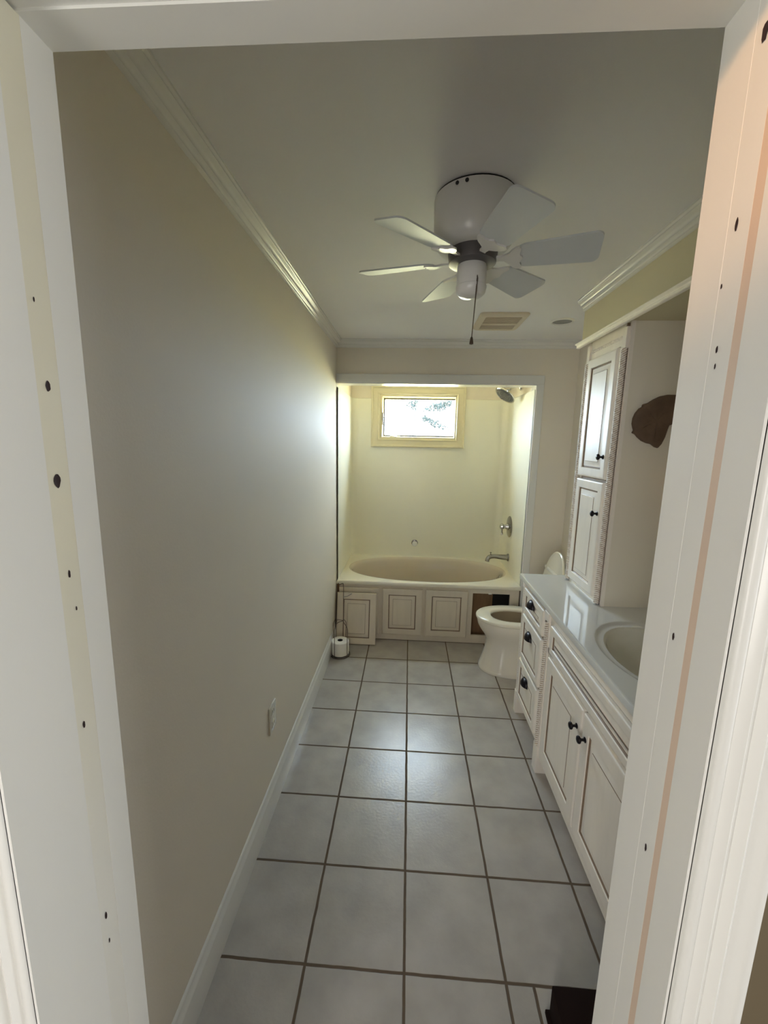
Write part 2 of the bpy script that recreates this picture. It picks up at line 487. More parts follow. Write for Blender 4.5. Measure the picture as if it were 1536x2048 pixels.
# alcove opening trim: header board and right board
b = MB()
box(b, (XL, YF - 0.014, 2.165), (0.988, YF, 2.232), bev=0.002)
box(b, (0.934, YF - 0.014, 0.0), (0.988, YF, 2.1655), bev=0.002)
box(b, (0.930, YF - 0.010, 0.53), (0.9405, YF + 0.12, 2.165))
box(b, (XL, YF - 0.010, 2.158), (0.935, YF + 0.12, 2.1655))
struct('trim_5', b, 'trim')
base = [(0, 0), (0.015, 0), (0.015, 0.098), (0.012, 0.106), (0.012, 0.112), (0.016, 0.117), (0.014, 0.124),
        (0.008, 0.131), (0.007, 0.142), (0.004, 0.150), (0, 0.152)]
shoe = [(0.015, 0), (0.027, 0), (0.027, 0.008), (0.022, 0.017), (0.015, 0.019)]
b = MB()
extrude(b, base, (XL, YN, 0), (1, 0, 0), (0, 0, 1), (0, 1, 0), YF - 0.02 - YN)
struct('baseboard_left', b, 'trim', smooth=50)
b = MB(); extrude(b, base, (0.99, YF, 0), (0, -1, 0), (0, 0, 1), (1, 0, 0), XR - 0.99); struct('baseboard_far', b, 'trim', smooth=50)

# ------------------------------------------------------------------ door frame seen around the picture
df = struct('door_1', loc=(0, YH, 0))
jl = MB()
# left jamb: bath side layer, stripped band, hall side layer
box(jl, (DX0 - 0.02, -2.552, 0), (DX0, YN, DZ))
box(jl, (DX0 - 0.02, -2.684, 0), (DX0 + 0.0003, -2.584, DZ))
box(jl, (DX0 - 0.02, -2.684, 0), (DX0 - 0.003, YN, DZ))
obj('jamb', jl, 'jamb', df)
b = MB(); box(b, (DX0 - 0.02, -2.585, 0.0), (DX0 - 0.0002, -2.551, DZ)); o = obj('stop_strip', b, 'stain', df); o['label'] = 'yellowed strip where the door stop was pulled off'
jr = MB()
box(jr, (DX1, -2.558, 0), (DX1 + 0.02, YN, DZ))
box(jr, (DX1, -2.643, 0), (DX1 + 0.02, -2.600, DZ))
box(jr, (DX1 + 0.003, -2.643, 0), (DX1 + 0.02, YN, DZ))
obj('jamb', jr, 'jamb', df)
b = MB(); box(b, (DX1 + 0.0002, -2.588, 0), (DX1 + 0.02, -2.557, DZ)); obj('stop_strip', b, 'jamb', df)
b = MB(); box(b, (DX1 + 0.0003, -2.6005, 0), (DX1 + 0.02, -2.5875, DZ)); o = obj('stop_strip', b, 'tan', df); o['label'] = 'narrow tan line of bare wood beside the stop mark'
b = MB()
box(b, (DX0 - 0.02, -2.556, DZ), (DX1 + 0.02, YN, DZ + 0.02))
box(b, (DX0 - 0.02, -2.684, DZ), (DX1 + 0.02, -2.588, DZ + 0.02))
box(b, (DX0 - 0.02, -2.66, DZ + 0.003), (DX1 + 0.02, YN, DZ + 0.02))
obj('head_jamb', b, 'jamb', df)
casing = [(0, 0), (0, 0.008), (0.003, 0.011), (0.010, 0.012), (0.014, 0.009), (0.018, 0.012), (0.024, 0.015), (0.030, 0.012),
          (0.033, 0.010), (0.036, 0.013), (0.042, 0.017), (0.047, 0.014), (0.050, 0.011), (0.060, 0.0115), (0.064, 0.016), (0.072, 0.018),
          (0.077, 0.016), (0.078, 0)]
casing = [(a * 0.92, c) for a, c in casing]
b = MB(); extrude(b, casing, (DX1 + 0.004, -2.640, 0), (1, 0, 0), (0, -1, 0), (0, 0, 1), DZ + 0.06); obj('casing', b, 'jamb', df, smooth=50)
b = MB(); extrude(b, casing, (DX0 - 0.004, -2.676, 0), (-1, 0, 0), (0, -1, 0), (0, 0, 1), DZ + 0.06); obj('casing', b, 'jamb', df, smooth=50)
b = MB(); extrude(b, casing, (DX0 - 0.06, -2.665, DZ + 0.004), (0, 0, 1), (0, -1, 0), (1, 0, 0), DX1 - DX0 + 0.12); obj('casing', b, 'jamb', df, smooth=50)
def blob(x, y, z, ry, rz, side):
    m = MB()
    n = 12
    lp = []
    for rr in (1.0, 0.55):
        lp.append([Vector((x + side * (0.0006 if rr == 1 else 0.0002), y + rr * ry * math.cos(2 * PI * k / n) * random.uniform(.8, 1.15), z + rr * rz * math.sin(2 * PI * k / n) * random.uniform(.85, 1.1))) for k in range(n)])
    loft(m, lp, 0, cap1=True)
    obj('nail_hole', m, 'hole', df)
LXS = DX0 - 0.0002
for y, z, ry, rz in ((-2.569, 1.767, .0035, .0065), (-2.571, 1.656, .0048, .0085), (-2.569, 1.538, .0017, .0055), (-2.564, 1.49, .0012, .003),
                     (-2.573, 1.329, .002, .005), (-2.573, 1.017, .0022, .006), (-2.572, .971, .0012, .004), (-2.5745, 1.86, .001, .0028)):
    blob(LXS, y, z, ry, rz, 1)
for y, z, ry, rz in ((-2.571, 1.93, .002, .0065), (-2.562, 1.876, .0013, .0025), (-2.569, 1.812, .0016, .004), (-2.570, 1.795, .0012, .003), (-2.567, 1.489, .0018, .005),
                     (-2.573, 1.201, .0018, .006), (-2.571, 2.093, .004, .009)):
    blob(DX1 + 0.0002, y, z, ry, rz, -1)

# ------------------------------------------------------------------ window
win = struct('window_1', loc=(0.061, YB, 1.95))
def rect_frame(mb, x0, x1, z0, z1, prof, y, mi=0):
    """prof: (inset from outer edge, y offset towards the room), mitred ring"""
    lp = []
    for ins, dy in prof:
        lp.append([Vector((x0 + ins, y - dy, z0 + ins)), Vector((x1 - ins, y - dy, z0 + ins)), Vector((x1 - ins, y - dy, z1 - ins)), Vector((x0 + ins, y - dy, z1 - ins))])
    loft(mb, lp, mi)
YS = YB - 0.014
b = MB(); rect_frame(b, -0.422, 0.504, 1.656, 2.250, [(0, 0), (0, 0.026), (0.006, 0.030), (0.016, 0.028), (0.022, 0.021), (0.030, 0.018), (0.064, 0.020), (0.070, 0.024), (0.078, 0.022), (0.084, 0.013), (0.096, 0.011), (0.098, 0.008), (0.098, -0.03)], YS)
obj('casing', b, 'wincase', win)
b = MB()
rect_frame(b, -0.324, 0.446, 1.744, 2.161, [(0.001, 0.01), (0.012, 0.012), (0.013, -0.03), (0.02, -0.034), (0.022, -0.06), (0.022, -0.15), (0.0, -0.15), (0.0, 0.01)], YS)
obj('frame', b, 'winwood', win)
b = MB()
rect_frame(b, -0.302, 0.424, 1.766, 2.139, [(0, -0.062), (0.0, -0.050), (0.010, -0.050), (0.013, -0.056), (0.013, -0.085), (0, -0.085), (0, -0.062)], YS)
sash = obj('sash', b, 'sash', win)
b = MB(); box(b, (-0.29, YS + 0.066, 1.778), (0.412, YS + 0.070, 2.127)); obj('pane', b, 'glass', sash, smooth=0)
b = MB()
box(b, (-0.235, YS - 0.002, 1.756), (-0.165, YS + 0.03, 1.770), bev=0.003)
tube(b, [(-0.20, YS, 1.768), (-0.19, YS - 0.02, 1.776), (-0.13, YS - 0.022, 1.770)], 0.005)
obj('crank', b, 'plate', win)
b = MB(); box(b, (-0.318, YS - 0.01, 1.875), (-0.300, YS + 0.02, 1.985), bev=0.004); box(b, (-0.315, YS - 0.022, 1.92), (-0.303, YS - 0.008, 1.995), bev=0.003)
obj('latch', b, 'nickel', win)
b = MB(); box(b, (0.424, YS - 0.002, 1.90), (0.434, YS + 0.02, 1.985), bev=0.003); obj('latch', b, 'nickel', win)

# ------------------------------------------------------------------ raised panel door builder
def panel(mb, O, U, V, N, w, h, t, fw=0.055, raise_=0.03, simple=False):
    """materials: 0 paint, 1 glaze"""
    O = Vector(O); U = Vector(U); V = Vector(V); N = Vector(N)
    def loop(i, d):
        return [O + U * i + V * i + N * d, O + U * (w - i) + V * i + N * d, O + U * (w - i) + V * (h - i) + N * d, O + U * i + V * (h - i) + N * d]
    ls = [loop(0, 0), loop(0, t - 0.006), loop(0.003, t - 0.002), loop(0.008, t), loop(0.011, t), loop(fw - 0.002, t), loop(fw, t), loop(fw + 0.0025, t - 0.004), loop(fw + 0.0065, t - 0.008), loop(fw + 0.0105, t - 0.008),
          loop(fw + 0.0105 + raise_, t - 0.002), loop(fw + 0.0125 + raise_, t - 0.0005), loop(fw + 0.016 + raise_, t - 0.0005)]
    mis = [0, 0, 0, 0, 0, 0, 0, 1, 1, 0, 1, 0]
    loft(mb, ls, 0, mis=mis[:len(ls) - 1], cap0=True, cap1=True, capmi=0)

def rope(mb, c, z0, z1, r, pitch=0.0105, n=18, strands=4, dz=0.0020):
    """twisted rope column, 0 paint, 1 glaze in the grooves"""
    k = int((z1 - z0) / dz)
    base_i = len(mb.v)
    for i in range(k + 1):
        z = z0 + (z1 - z0) * i / k
        for j in range(n):
            th = 2 * PI * j / n
            ph = strands * th - 2 * PI * (z - z0) / pitch
            rr = r * (1 - 0.26 * (0.5 - 0.5 * math.cos(ph)) ** 2)
            mb.v.append(Vector((c[0] + rr * math.cos(th), c[1] + rr * math.sin(th), z)))
    for i in range(k):
        for j in range(n):
            jj = (j + 1) % n
            mb.f.append([base_i + i * n + j, base_i + i * n + jj, base_i + (i + 1) * n + jj, base_i + (i + 1) * n + j])
            th = 2 * PI * (j + .5) / n; z = z0 + (z1 - z0) * (i + .5) / k
            ph = math.cos(strands * th - 2 * PI * (z - z0) / pitch)
            mb.m.append(1 if ph < -0.55 else 0)

def knob_mesh(p, N):
    m = MB()
    lathe(m, [(0.0, 0), (0.011, 0), (0.011, 0.002), (0.006, 0.004), (0.005, 0.013), (0.008, 0.017), (0.0135, 0.020), (0.0155, 0.024), (0.0135, 0.029), (0.007, 0.032), (0, 0.0325)], p, N, 20)
    return m

def cup_mesh(p, w=0.088, h=0.040, d=0.026):
    """bin pull on a face looking to -x; p = middle of the lower edge line"""
    m = MB(); p = Vector(p)
    na, nb = 18, 8
    for sc in (1.0, 0.9):
        loops = []
        for bq in range(nb + 1):
            B = PI / 2 * bq / nb
            loops.append([p + Vector((-sc * d * math.cos(B) * math.sin(PI * a / na), sc * w / 2 * math.cos(B) ** 0.8 * math.cos(PI * a / na) if bq < nb else 0, sc * h * math.sin(B) - 0.01)) for a in range(na + 1)])
        loft(m, loops, 0, closed=False)
    # flange round the foot
    fl = [[p + Vector((0.0, s * (w / 2 + .006) * math.cos(PI * a / na), (h + .006) * math.sin(PI * a / na) - 0.012)) for a in range(na + 1)] for s in (1,)]
    f2 = [q + Vector((-0.002, 0, 0)) for q in fl[0]]
    m.add(fl[0] + f2, [tuple(range(na, -1, -1)), tuple(range(na + 1, 2 * na + 2))])
    return m

# ------------------------------------------------------------------ bathtub in the alcove
ZD = 0.53
tub = thing('bathtub', (0.16, 0.75, 0), 'almond drop-in bathtub with oval basin in the window alcove', 'bathtub')
b = MB()
n = 64
TX0, TX1, TY0, TY1 = XL + 0.002, XA - 0.002, YF - 0.012, YB - 0.004
cx, cy = 0.160, 0.742
def ell(a, bb, z, ox=0, oy=0):
    return [Vector((cx + ox + a * math.copysign(abs(math.cos(t)) ** 0.9, math.cos(t)), cy + oy + bb * math.copysign(abs(math.sin(t)) ** 0.9, math.sin(t)), z)) for t in [2 * PI * k / n for k in range(n)]]
def rect_loop(x0, x1, y0, y1, z):
    out = []
    for k in range(n):
        t = 2 * PI * k / n
        c, s = math.cos(t), math.sin(t)
        hx, hy = (x1 - x0) / 2, (y1 - y0) / 2
        kf = min(hx / abs(c) if abs(c) > 1e-6 else 1e9, hy / abs(s) if abs(s) > 1e-6 else 1e9)
        out.append(Vector(((x0 + x1) / 2 + c * kf, (y0 + y1) / 2 + s * kf, z)))
    # snap nearest to corners
    for X in (x0, x1):
        for Y in (y0, y1):
            i = min(range(n), key=lambda q: (out[q].x - X) ** 2 + (out[q].y - Y) ** 2)
            out[i] = Vector((X, Y, z))
    return out
loops = [rect_loop(TX0, TX1, TY0 + 0.004, TY1, ZD - 0.032), rect_loop(TX0, TX1, TY0, TY1, ZD - 0.026), rect_loop(TX0, TX1, TY0, TY1, ZD - 0.008), rect_loop(TX0 + .003, TX1 - .003, TY0 + 0.003, TY1 - .003, ZD - 0.002),
         rect_loop(TX0 + .01, TX1 - .01, TY0 + 0.010, TY1 - .01, ZD), rect_loop(TX0 + .016, TX1 - .016, TY0 + 0.016, TY1 - .016, ZD), ell(0.745, 0.393, ZD),
         ell(0.735, 0.385, ZD), ell(0.722, 0.372, ZD - 0.002), ell(0.710, 0.360, ZD - 0.012), ell(0.698, 0.349, ZD - 0.03), ell(0.685, 0.335, ZD - 0.10), ell(0.655, 0.31, ZD - 0.22),
         ell(0.60, 0.28, ZD - 0.33), ell(0.53, 0.24, ZD - 0.385), ell(0.40, 0.16, ZD - 0.40)]
loft(b, loops[:8], 0)
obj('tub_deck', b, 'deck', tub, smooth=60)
b = MB(); loft(b, loops[7:], 0, cap1=True)
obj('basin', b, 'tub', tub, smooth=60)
b = MB(); lathe(b, [(0.0, 0.012), (0.012, 0.012), (0.016, 0.010), (0.030, 0.008), (0.036, 0.004), (0.037, 0)], (cx + 0.688, cy, 0.455), (-1, 0, 0.22), 24); lathe(b, [(0.006, 0.010), (0.006, 0.022), (0.009, 0.024), (0, 0.026)], (cx + 0.688, cy, 0.455), (-1, 0, 0.22), 14)
obj('overflow_plate', b, 'chrome', tub)

# apron under the tub: a face frame with raised panel doors, the last bay open
apr = thing('tub_apron', (0.15, YF, 0), 'glazed wood apron with panel doors under the tub, last bay open', 'cabinet')
YA = YF + 0.012
b = MB()
AX0, AX1 = XL + 0.024, 0.928
box(b, (AX0, YA, 0.452), (AX1, YA + 0.02, 0.497), 0, 0.0015)      # top rail
box(b, (AX0, YA, 0.0), (AX1, YA + 0.02, 0.072), 0, 0.0015)        # bottom rail
for x0, x1 in ((AX0, -0.59), (-0.268, -0.205), (0.090, 0.160), (0.478, 0.542), (0.853, AX1)):
    box(b, (x0, YA, 0.0715), (x1, YA + 0.02, 0.4525), 0)
obj('face_frame', b, ['apron', 'glaze'], apr)
for x0, x1 in ((-0.603, -0.256), (-0.228, 0.115), (0.142, 0.500)):
    b = MB(); panel(b, (x0, YA - 0.001, 0.052), (1, 0, 0), (0, 0, 1), (0, -1, 0), x1 - x0, 0.418, 0.019, 0.052, 0.028)
    obj('door', b, ['apron', 'glaze'], apr)
b = MB()
box(b, (0.48, YA + 0.10, 0.02), (0.73, YA + 0.115, 0.45))
box(b, (0.53, YA + 0.022, 0.02), (0.542, YA + 0.10, 0.45))
obj('inner_board', b, 'wood', apr)
b = MB(); box(b, (0.73, YA + 0.11, 0.0), (0.93, YA + 0.115, 0.45)); box(b, (0.50, YA + 0.02, 0.001), (0.93, YA + 0.11, 0.012)); obj('cavity_shade', b, 'darkin', apr)  # near-black sheets painted in for the unlit depth of the open bay
b = MB(); box(b, (0.672, YA - 0.004, 0.447), (0.700, YA + 0.012, 0.458), bev=0.002); obj('catch', b, 'plate', apr)
b = MB(); box(b, (XL + 0.002, YA + 0.012, 0.0), (AX0, YA + 0.016, 0.49)); obj('gap_board', b, 'wood', apr)

# the loose door leaning on it
b = MB()
panel(b, (0, 0, 0), (1, 0, 0), (0, 0, 1), (0, -1, 0), 0.335, 0.437, 0.019, 0.052, 0.028)
lean = math.atan2(0.075, 0.43)
mt = Matrix.Translation((-0.610, 0.217, 0.0035)) @ Matrix.Rotation(-lean, 4, 'X')
b.v = [mt @ q for q in b.v]
o = obj('cabinet_door', b, ['apron', 'glaze'], loc=(-0.443, 0.217, 0)); tag(o, 'loose raised panel door leaning against the tub apron in the corner', 'cabinet door')

# fittings in the alcove
sp = thing('tub_spout', (XA - 0.014, 0.78, 0.655), 'chrome tub spout on the right alcove wall above the basin', 'faucet')
xw = XA - 0.014
b = MB(); lathe(b, [(0.037, 0), (0.036, 0.006), (0.030, 0.012)], (xw, 0.78, 0.655), (-1, 0, 0), 24, cap0=True, cap1=True); obj('flange', b, 'nickel', sp)
b = MB(); pts = spline([(xw - 0.008, 0.78, 0.655), (xw - 0.06, 0.78, 0.657), (xw - 0.13, 0.78, 0.662), (xw - 0.172, 0.78, 0.655), (xw - 0.190, 0.78, 0.632), (xw - 0.194, 0.78, 0.612)], 6)
tube(b, pts, [0.028 - 0.008 * min(1, i / 12) for i in range(len(pts))], 16); obj('spout', b, 'nickel', sp, smooth=60)
b = MB(); lathe(b, [(0.004, 0), (0.004, 0.018), (0.009, 0.021), (0.009, 0.028), (0, 0.031)], (xw - 0.165, 0.78, 0.672), (0, 0, 1), 12); obj('diverter_knob', b, 'nickel', sp)

va = thing('shower_valve', (xw, 0.81, 0.945), 'round chrome shower valve with lever on the right alcove wall', 'valve')
b = MB(); lathe(b, [(0.100, 0), (0.100, 0.004), (0.094, 0.008), (0.06, 0.013), (0.04, 0.015), (0.034, 0.02), (0.0, 0.02)], (xw, 0.81, 0.945), (-1, 0, 0), 36); obj('escutcheon', b, 'nickel', va)
b = MB(); lathe(b, [(0.030, 0.015), (0.026, 0.03), (0.020, 0.045), (0.020, 0.055), (0.026, 0.060), (0.030, 0.070), (0.026, 0.085), (0.012, 0.092), (0, 0.094)], (xw, 0.81, 0.945), (-1, 0, 0), 24)
tube(b, spline([(xw - 0.068, 0.81, 0.93), (xw - 0.072, 0.80, 0.90), (xw - 0.070, 0.79, 0.868)], 5), [0.008] * 5 + [0.008, 0.009, 0.0105, 0.011, 0.010, 0.007], 10); obj('lever_handle', b, 'chrome', va)

sh = thing('shower_fixture', (xw, 0.76, 2.205), 'chrome round shower head on a bent arm high on the right alcove wall', 'shower head')
b = MB(); lathe(b, [(0.032, 0), (0.031, 0.006), (0.022, 0.014), (0.012, 0.018)], (xw, 0.76, 2.205), (-1, 0, 0), 24, cap0=True, cap1=True); obj('escutcheon', b, 'chrome', sh)
b = MB(); tube(b, spline([(xw - 0.01, 0.76, 2.205), (xw - 0.045, 0.76, 2.206), (xw - 0.085, 0.76, 2.190), (xw - 0.118, 0.755, 2.158)], 6), 0.0105, 12); obj('shower_arm', b, 'chrome', sh)
ax = Vector((-0.60, -0.22, -0.80)).normalized()
hc = Vector((xw - 0.115, 0.755, 2.160))
b = MB(); lathe(b, [(0.0, -0.02), (0.016, -0.02), (0.019, -0.006), (0.017, 0.006), (0.03, 0.016), (0.075, 0.026), (0.096, 0.032), (0.100, 0.038), (0.097, 0.044), (0.088, 0.046), (0.086, 0.043)], hc, ax, 36); obj('head_shell', b, 'chrome', sh, smooth=45)
b = MB(); lathe(b, [(0.087, 0.043), (0.05, 0.046), (0.0, 0.047)], hc, ax, 36)
u_, v_, a_ = frame_of(ax)
for ring, cnt in ((0.025, 8), (0.045, 14), (0.065, 20)):
    for k in range(cnt):
        q = hc + a_ * 0.045 + (u_ * math.cos(2 * PI * k / cnt) + v_ * math.sin(2 * PI * k / cnt)) * ring
        lathe(b, [(0.004, 0), (0.003, 0.005), (0, 0.0055)], q, ax, 6)
obj('spray_face', b, 'spray', sh, smooth=45)

b = MB(); lathe(b, [(0.034, 0), (0.033, 0.006), (0.014, 0.010), (0.011, 0.022), (0.018, 0.028), (0.027, 0.038), (0.028, 0.048), (0.022, 0.058), (0.010, 0.062), (0, 0.063)], (0.050, YB - 0.014, 0.672), (0, -1, 0), 24, mis=[1, 1, 1, 1, 0, 0, 0, 0, 0])  # nickel base ring added to draw the dark outline and shadow round the knob
o = obj('wall_hook', b, ['plate', 'nickel'], loc=(0.050, YB - 0.014, 0.672)); tag(o, 'small round white hook on the alcove back wall above the tub', 'hook')

# ------------------------------------------------------------------ toilet
TY = -0.03
to = thing('toilet', (0.85, TY, 0), 'almond toilet with lid raised, between the tub and the vanity', 'toilet')
def egg(front, back, half, z, cxx=0.80, n=44, dy=0):
    out = []
    for k in range(n):
        t = 2 * PI * k / n
        c, s = math.cos(t), math.sin(t)
        a = (cxx - front) if c > 0 else (back - cxx)
        out.append(Vector((cxx - a * math.copysign(abs(c) ** 0.92, c), TY + dy + half * math.copysign(abs(s) ** 0.92, s), z)))
    return out
b = MB()
secs = [(0, .553, 1.12, .168), (.012, .550, 1.12, .170), (.03, .556, 1.12, .164), (.09, .576, 1.11, .150), (.15, .592, 1.10, .140), (.20, .600, 1.09, .137), (.245, .598, 1.09, .142), (.285, .575, 1.09, .158), (.32, .548, 1.09, .174),
        (.355, .530, 1.09, .184), (.385, .524, 1.09, .188), (.400, .526, 1.09, .187)]
loft(b, [egg(f, bk, h, z) for z, f, bk, h in secs], 0, cap0=True)
top = [(.402, .532, 1.085, .182), (.402, .590, 1.02, .135)]
loft(b, [egg(f, bk, h, z) for z, f, bk, h in [secs[-1]] + top], 0)
ins = [(.402, .590, 1.02, .135), (.37, .60, 1.01, .13), (.28, .63, .97, .11), (.22, .68, .92, .08), (.19, .74, .86, .04)]
loft(b, [egg(f, bk, h, z) for z, f, bk, h in ins], 1, cap1=True)
obj('bowl', b, ['porc', 'porcin'], to, smooth=50)
b = MB()
ring = [((.520, 1.03, .192), .404), ((.514, 1.035, .197), .408), ((.514, 1.035, .197), .420), ((.522, 1.03, .190), .427), ((.60, .985, .135), .427), ((.622, .965, .118), .422), ((.626, .962, .114), .414), ((.622, .965, .118), .405), ((.520, 1.03, .192), .404)]
loft(b, [egg(*r_, z) for r_, z in ring], 0)
obj('seat', b, 'seat', to, smooth=50)
# lid, standing up against the tank
b = MB()
lid0 = [egg(f, 1.03, h, z, 0.80) for f, h, z in ((.530, .180, 0.0), (.520, .190, 0.003), (.520, .190, 0.012), (.526, .185, 0.016))]
lid1 = [egg(f, 1.03, h, z, 0.80) for f, h, z in ((.526, .185, 0.016), (.533, .178, 0.012), (.545, .165, 0.004))]
loft(b, lid0 + lid1[1:], 0, cap0=True, cap1=True)
hinge = Vector((1.022, TY, 0.0))
Mx = Matrix.Translation((1.022, TY, 0.432)) @ Matrix.Rotation(math.radians(99), 4, 'Y') @ Matrix.Rotation(PI, 4, 'X') @ Matrix.Translation(-hinge)
b.v = [Mx @ q for q in b.v]
obj('lid', b, 'seat', to, smooth=50)
b = MB(); box(b, (1.075, TY - 0.215, 0.40), (1.228, TY + 0.215, 0.74), bev=0.025, seg=3); obj('tank', b, 'porc', to)
b = MB(); box(b, (1.066, TY - 0.225, 0.742), (1.230, TY + 0.225, 0.775), bev=0.01, seg=2); obj('tank_lid', b, 'porc', to)
for s in (-1, 1):
    b = MB(); lathe(b, [(0.0, 0), (0.012, 0), (0.012, 0.012), (0.008, 0.016), (0, 0.017)], (1.015, TY + s * 0.07, 0.424), (0, 0, 1), 12); obj('hinge', b, 'seat', to)

# ------------------------------------------------------------------ toilet paper stand in the corner
RX, RY = -0.546, 0.035
st = thing('toilet_paper_stand', (RX, RY, 0), 'thin bronze wire toilet paper stand in the corner by the tub', 'paper holder')
b = MB(); pts = [(RX + 0.080 * math.cos(t), RY + 0.080 * math.sin(t), 0.004) for t in [2 * PI * k / 24 for k in range(25)]]
tube(b, pts, 0.003, 6); obj('base_ring', b, 'wire', st)
for ang in (-2.0, -0.62, 1.1, 2.5):
    b = MB()
    q = Vector((RX + 0.079 * math.cos(ang), RY + 0.079 * math.sin(ang), 0))
    tube(b, spline([q + Vector((0, 0, 0.004)), q + Vector((0, 0, 0.16)), q + Vector((0, 0, 0.245)), Vector((RX * .45 + q.x * .55, RY * .45 + q.y * .55, 0.285)), Vector((RX + 0.026, RY, 0.292))], 6), 0.0026, 6)
    obj('wire', b, 'wire', st)
b = MB(); tube(b, spline([(RX + 0.026, RY, 0.29), (RX + 0.026, RY, 0.45), (RX + 0.026, RY, 0.585), (RX + 0.016, RY, 0.602), (RX - 0.004, RY, 0.592), (RX - 0.016, RY, 0.606)], 6), 0.003, 6); obj('pole', b, 'wire', st)
b = MB(); tube(b, [(RX + 0.026, RY, 0.49), (RX + 0.062, RY - 0.045, 0.515), (RX + 0.10, RY - 0.06, 0.545)], 0.004, 8); o = obj('hook_arm', b, 'chrome', st); o['label'] = 'bright angled arm'
b = MB()
lathe(b, [(0.020, 0.012), (0.066, 0.012), (0.070, 0.016), (0.071, 0.03), (0.071, 0.110), (0.070, 0.120), (0.066, 0.124), (0.0215, 0.124), (0.020, 0.12), (0.020, 0.012)], (RX, RY, 0), (0, 0, 1), 36, mis=[0, 0, 0, 0, 0, 0, 0, 1, 1])
o = obj('toilet_paper_roll', b, ['paper', 'card'], loc=(RX, RY, 0.012)); tag(o, 'white toilet paper roll standing inside the wire stand', 'toilet paper')

# ------------------------------------------------------------------ vanity
ZT = 0.92
VY0, VY1 = -2.02, -0.548
va = thing('vanity_cabinet', (0.95, -1.3, 0), 'long antique white vanity with brown glaze, three drawers and two doors', 'vanity')
XD, XS = 0.708, 0.688            # faces: drawer bank, bumped-out sink base
b = MB()
box(b, (XD + 0.02, VY0, 0.10), (XR - 0.002, VY1, 0.118))                      # bottom board
box(b, (XD + 0.02, VY1 - 0.018, 0.117), (XR - 0.002, VY1, ZT - 0.032))         # end panels
box(b, (XD + 0.02, VY0, 0.117), (XR - 0.002, VY0 + 0.018, ZT - 0.032))
box(b, (XR - 0.014, VY0 + 0.017, 0.117), (XR - 0.002, VY1 - 0.017, ZT - 0.032))
box(b, (XD + 0.07, VY0 + 0.01, 0.0), (XR - 0.002, VY1 - 0.02, 0.1005))        # plinth, set back
# drawer bank frame
box(b, (XD, -0.985, 0.095), (XD + 0.021, -0.575, 0.138), 0, 0.002)
box(b, (XD, -0.985, 0.855), (XD + 0.021, -0.575, ZT - 0.032), 0)
box(b, (XD, -0.600, 0.137), (XD + 0.021, -0.575, 0.856), 0)
box(b, (XD, -0.985, 0.137), (XD + 0.021, -0.955, 0.856), 0)
box(b, (XD + 0.002, -0.956, 0.137), (XD + 0.0215, -0.599, 0.856), 1)
# sink base frame
box(b, (XS, VY0, 0.095), (XD + 0.021, -1.085, 0.175), 0, 0.002)
box(b, (XS, VY0, 0.690), (XS + 0.021, -1.085, 0.716), 0)
box(b, (XS, VY0, 0.855), (XD + 0.021, -1.085, ZT - 0.032), 0)
box(b, (XS, -1.150, 0.174), (XD + 0.021, -1.085, 0.856), 0)
box(b, (XS, VY0, 0.174), (XD + 0.021, -1.965, 0.856), 0)
box(b, (XS + 0.002, -1.966, 0.174), (XS + 0.0215, -1.149, 0.856), 1)
obj('carcass', b, ['cab', 'glaze'], va)
def post(y0, y1, x, name='corner_post'):
    bb = MB()
    box(bb, (x, y0, 0.0), (x + 0.06, y1, 0.150), 0, 0.002)
    box(bb, (x + 0.014, y0, 0.149), (x + 0.06, y1, 0.842), 0)
    box(bb, (x, y0, 0.841), (x + 0.06, y1, ZT - 0.032), 0, 0.002)
    for yy in (y0 + 0.006, y1 - 0.006):
        box(bb, (x + 0.006, yy - 0.006, 0.149), (x + 0.02, yy + 0.006, 0.842), 0)
    box(bb, (x + 0.0135, y0 + 0.012, 0.149), (x + 0.015, y1 - 0.012, 0.842), 1)
    po = obj(name, bb, ['cab', 'glaze'], va)
    rb = MB(); rope(rb, (x + 0.012, (y0 + y1) / 2), 0.150, 0.841, (y1 - y0) / 2 - 0.012, pitch=0.0115)
    obj('rope_moulding', rb, ['cab', 'ropeglaze'], po, smooth=70)
post(-0.592, -0.550, XD - 0.014)
post(-1.086, -1.026, XS - 0.012)
b = MB(); box(b, (XD - 0.004, -1.0265, 0.095), (XD + 0.03, -0.984, ZT - 0.032), 0, 0.002); obj('stile', b, 'cab', va)
for z0, z1, pz, lab in ((0.708, 0.853, 0.800, 0), (0.412, 0.688, 0.606, 0), (0.137, 0.394, 0.318, 0)):
    b = MB(); panel(b, (XD + 0.001, -0.602, z0), (0, -1, 0), (0, 0, 1), (-1, 0, 0), 0.352, z1 - z0, 0.019, 0.034, 0.022)
    dr = obj('drawer', b, ['cab', 'glaze'], va)
    obj('cup_pull', cup_mesh((XD - 0.018, -0.765, pz)), 'bronze', dr, smooth=60)
b = MB(); panel(b, (XS + 0.001, -1.135, 0.712), (0, -1, 0), (0, 0, 1), (-1, 0, 0), 0.835, 0.141, 0.019, 0.034, 0.022); obj('false_drawer_front', b, ['cab', 'glaze'], va)
for y0, y1, ky in ((-1.135, -1.545, -1.512), (-1.558, -1.970, -1.592)):
    b = MB(); panel(b, (XS + 0.001, y0, 0.160), (0, -1, 0), (0, 0, 1), (-1, 0, 0), y0 - y1, 0.532, 0.019, 0.055, 0.03)
    d_ = obj('door', b, ['cab', 'glaze'], va)
    obj('knob', knob_mesh((XS - 0.018, ky, 0.60), (-1, 0, 0)), 'bronze', d_, smooth=60)

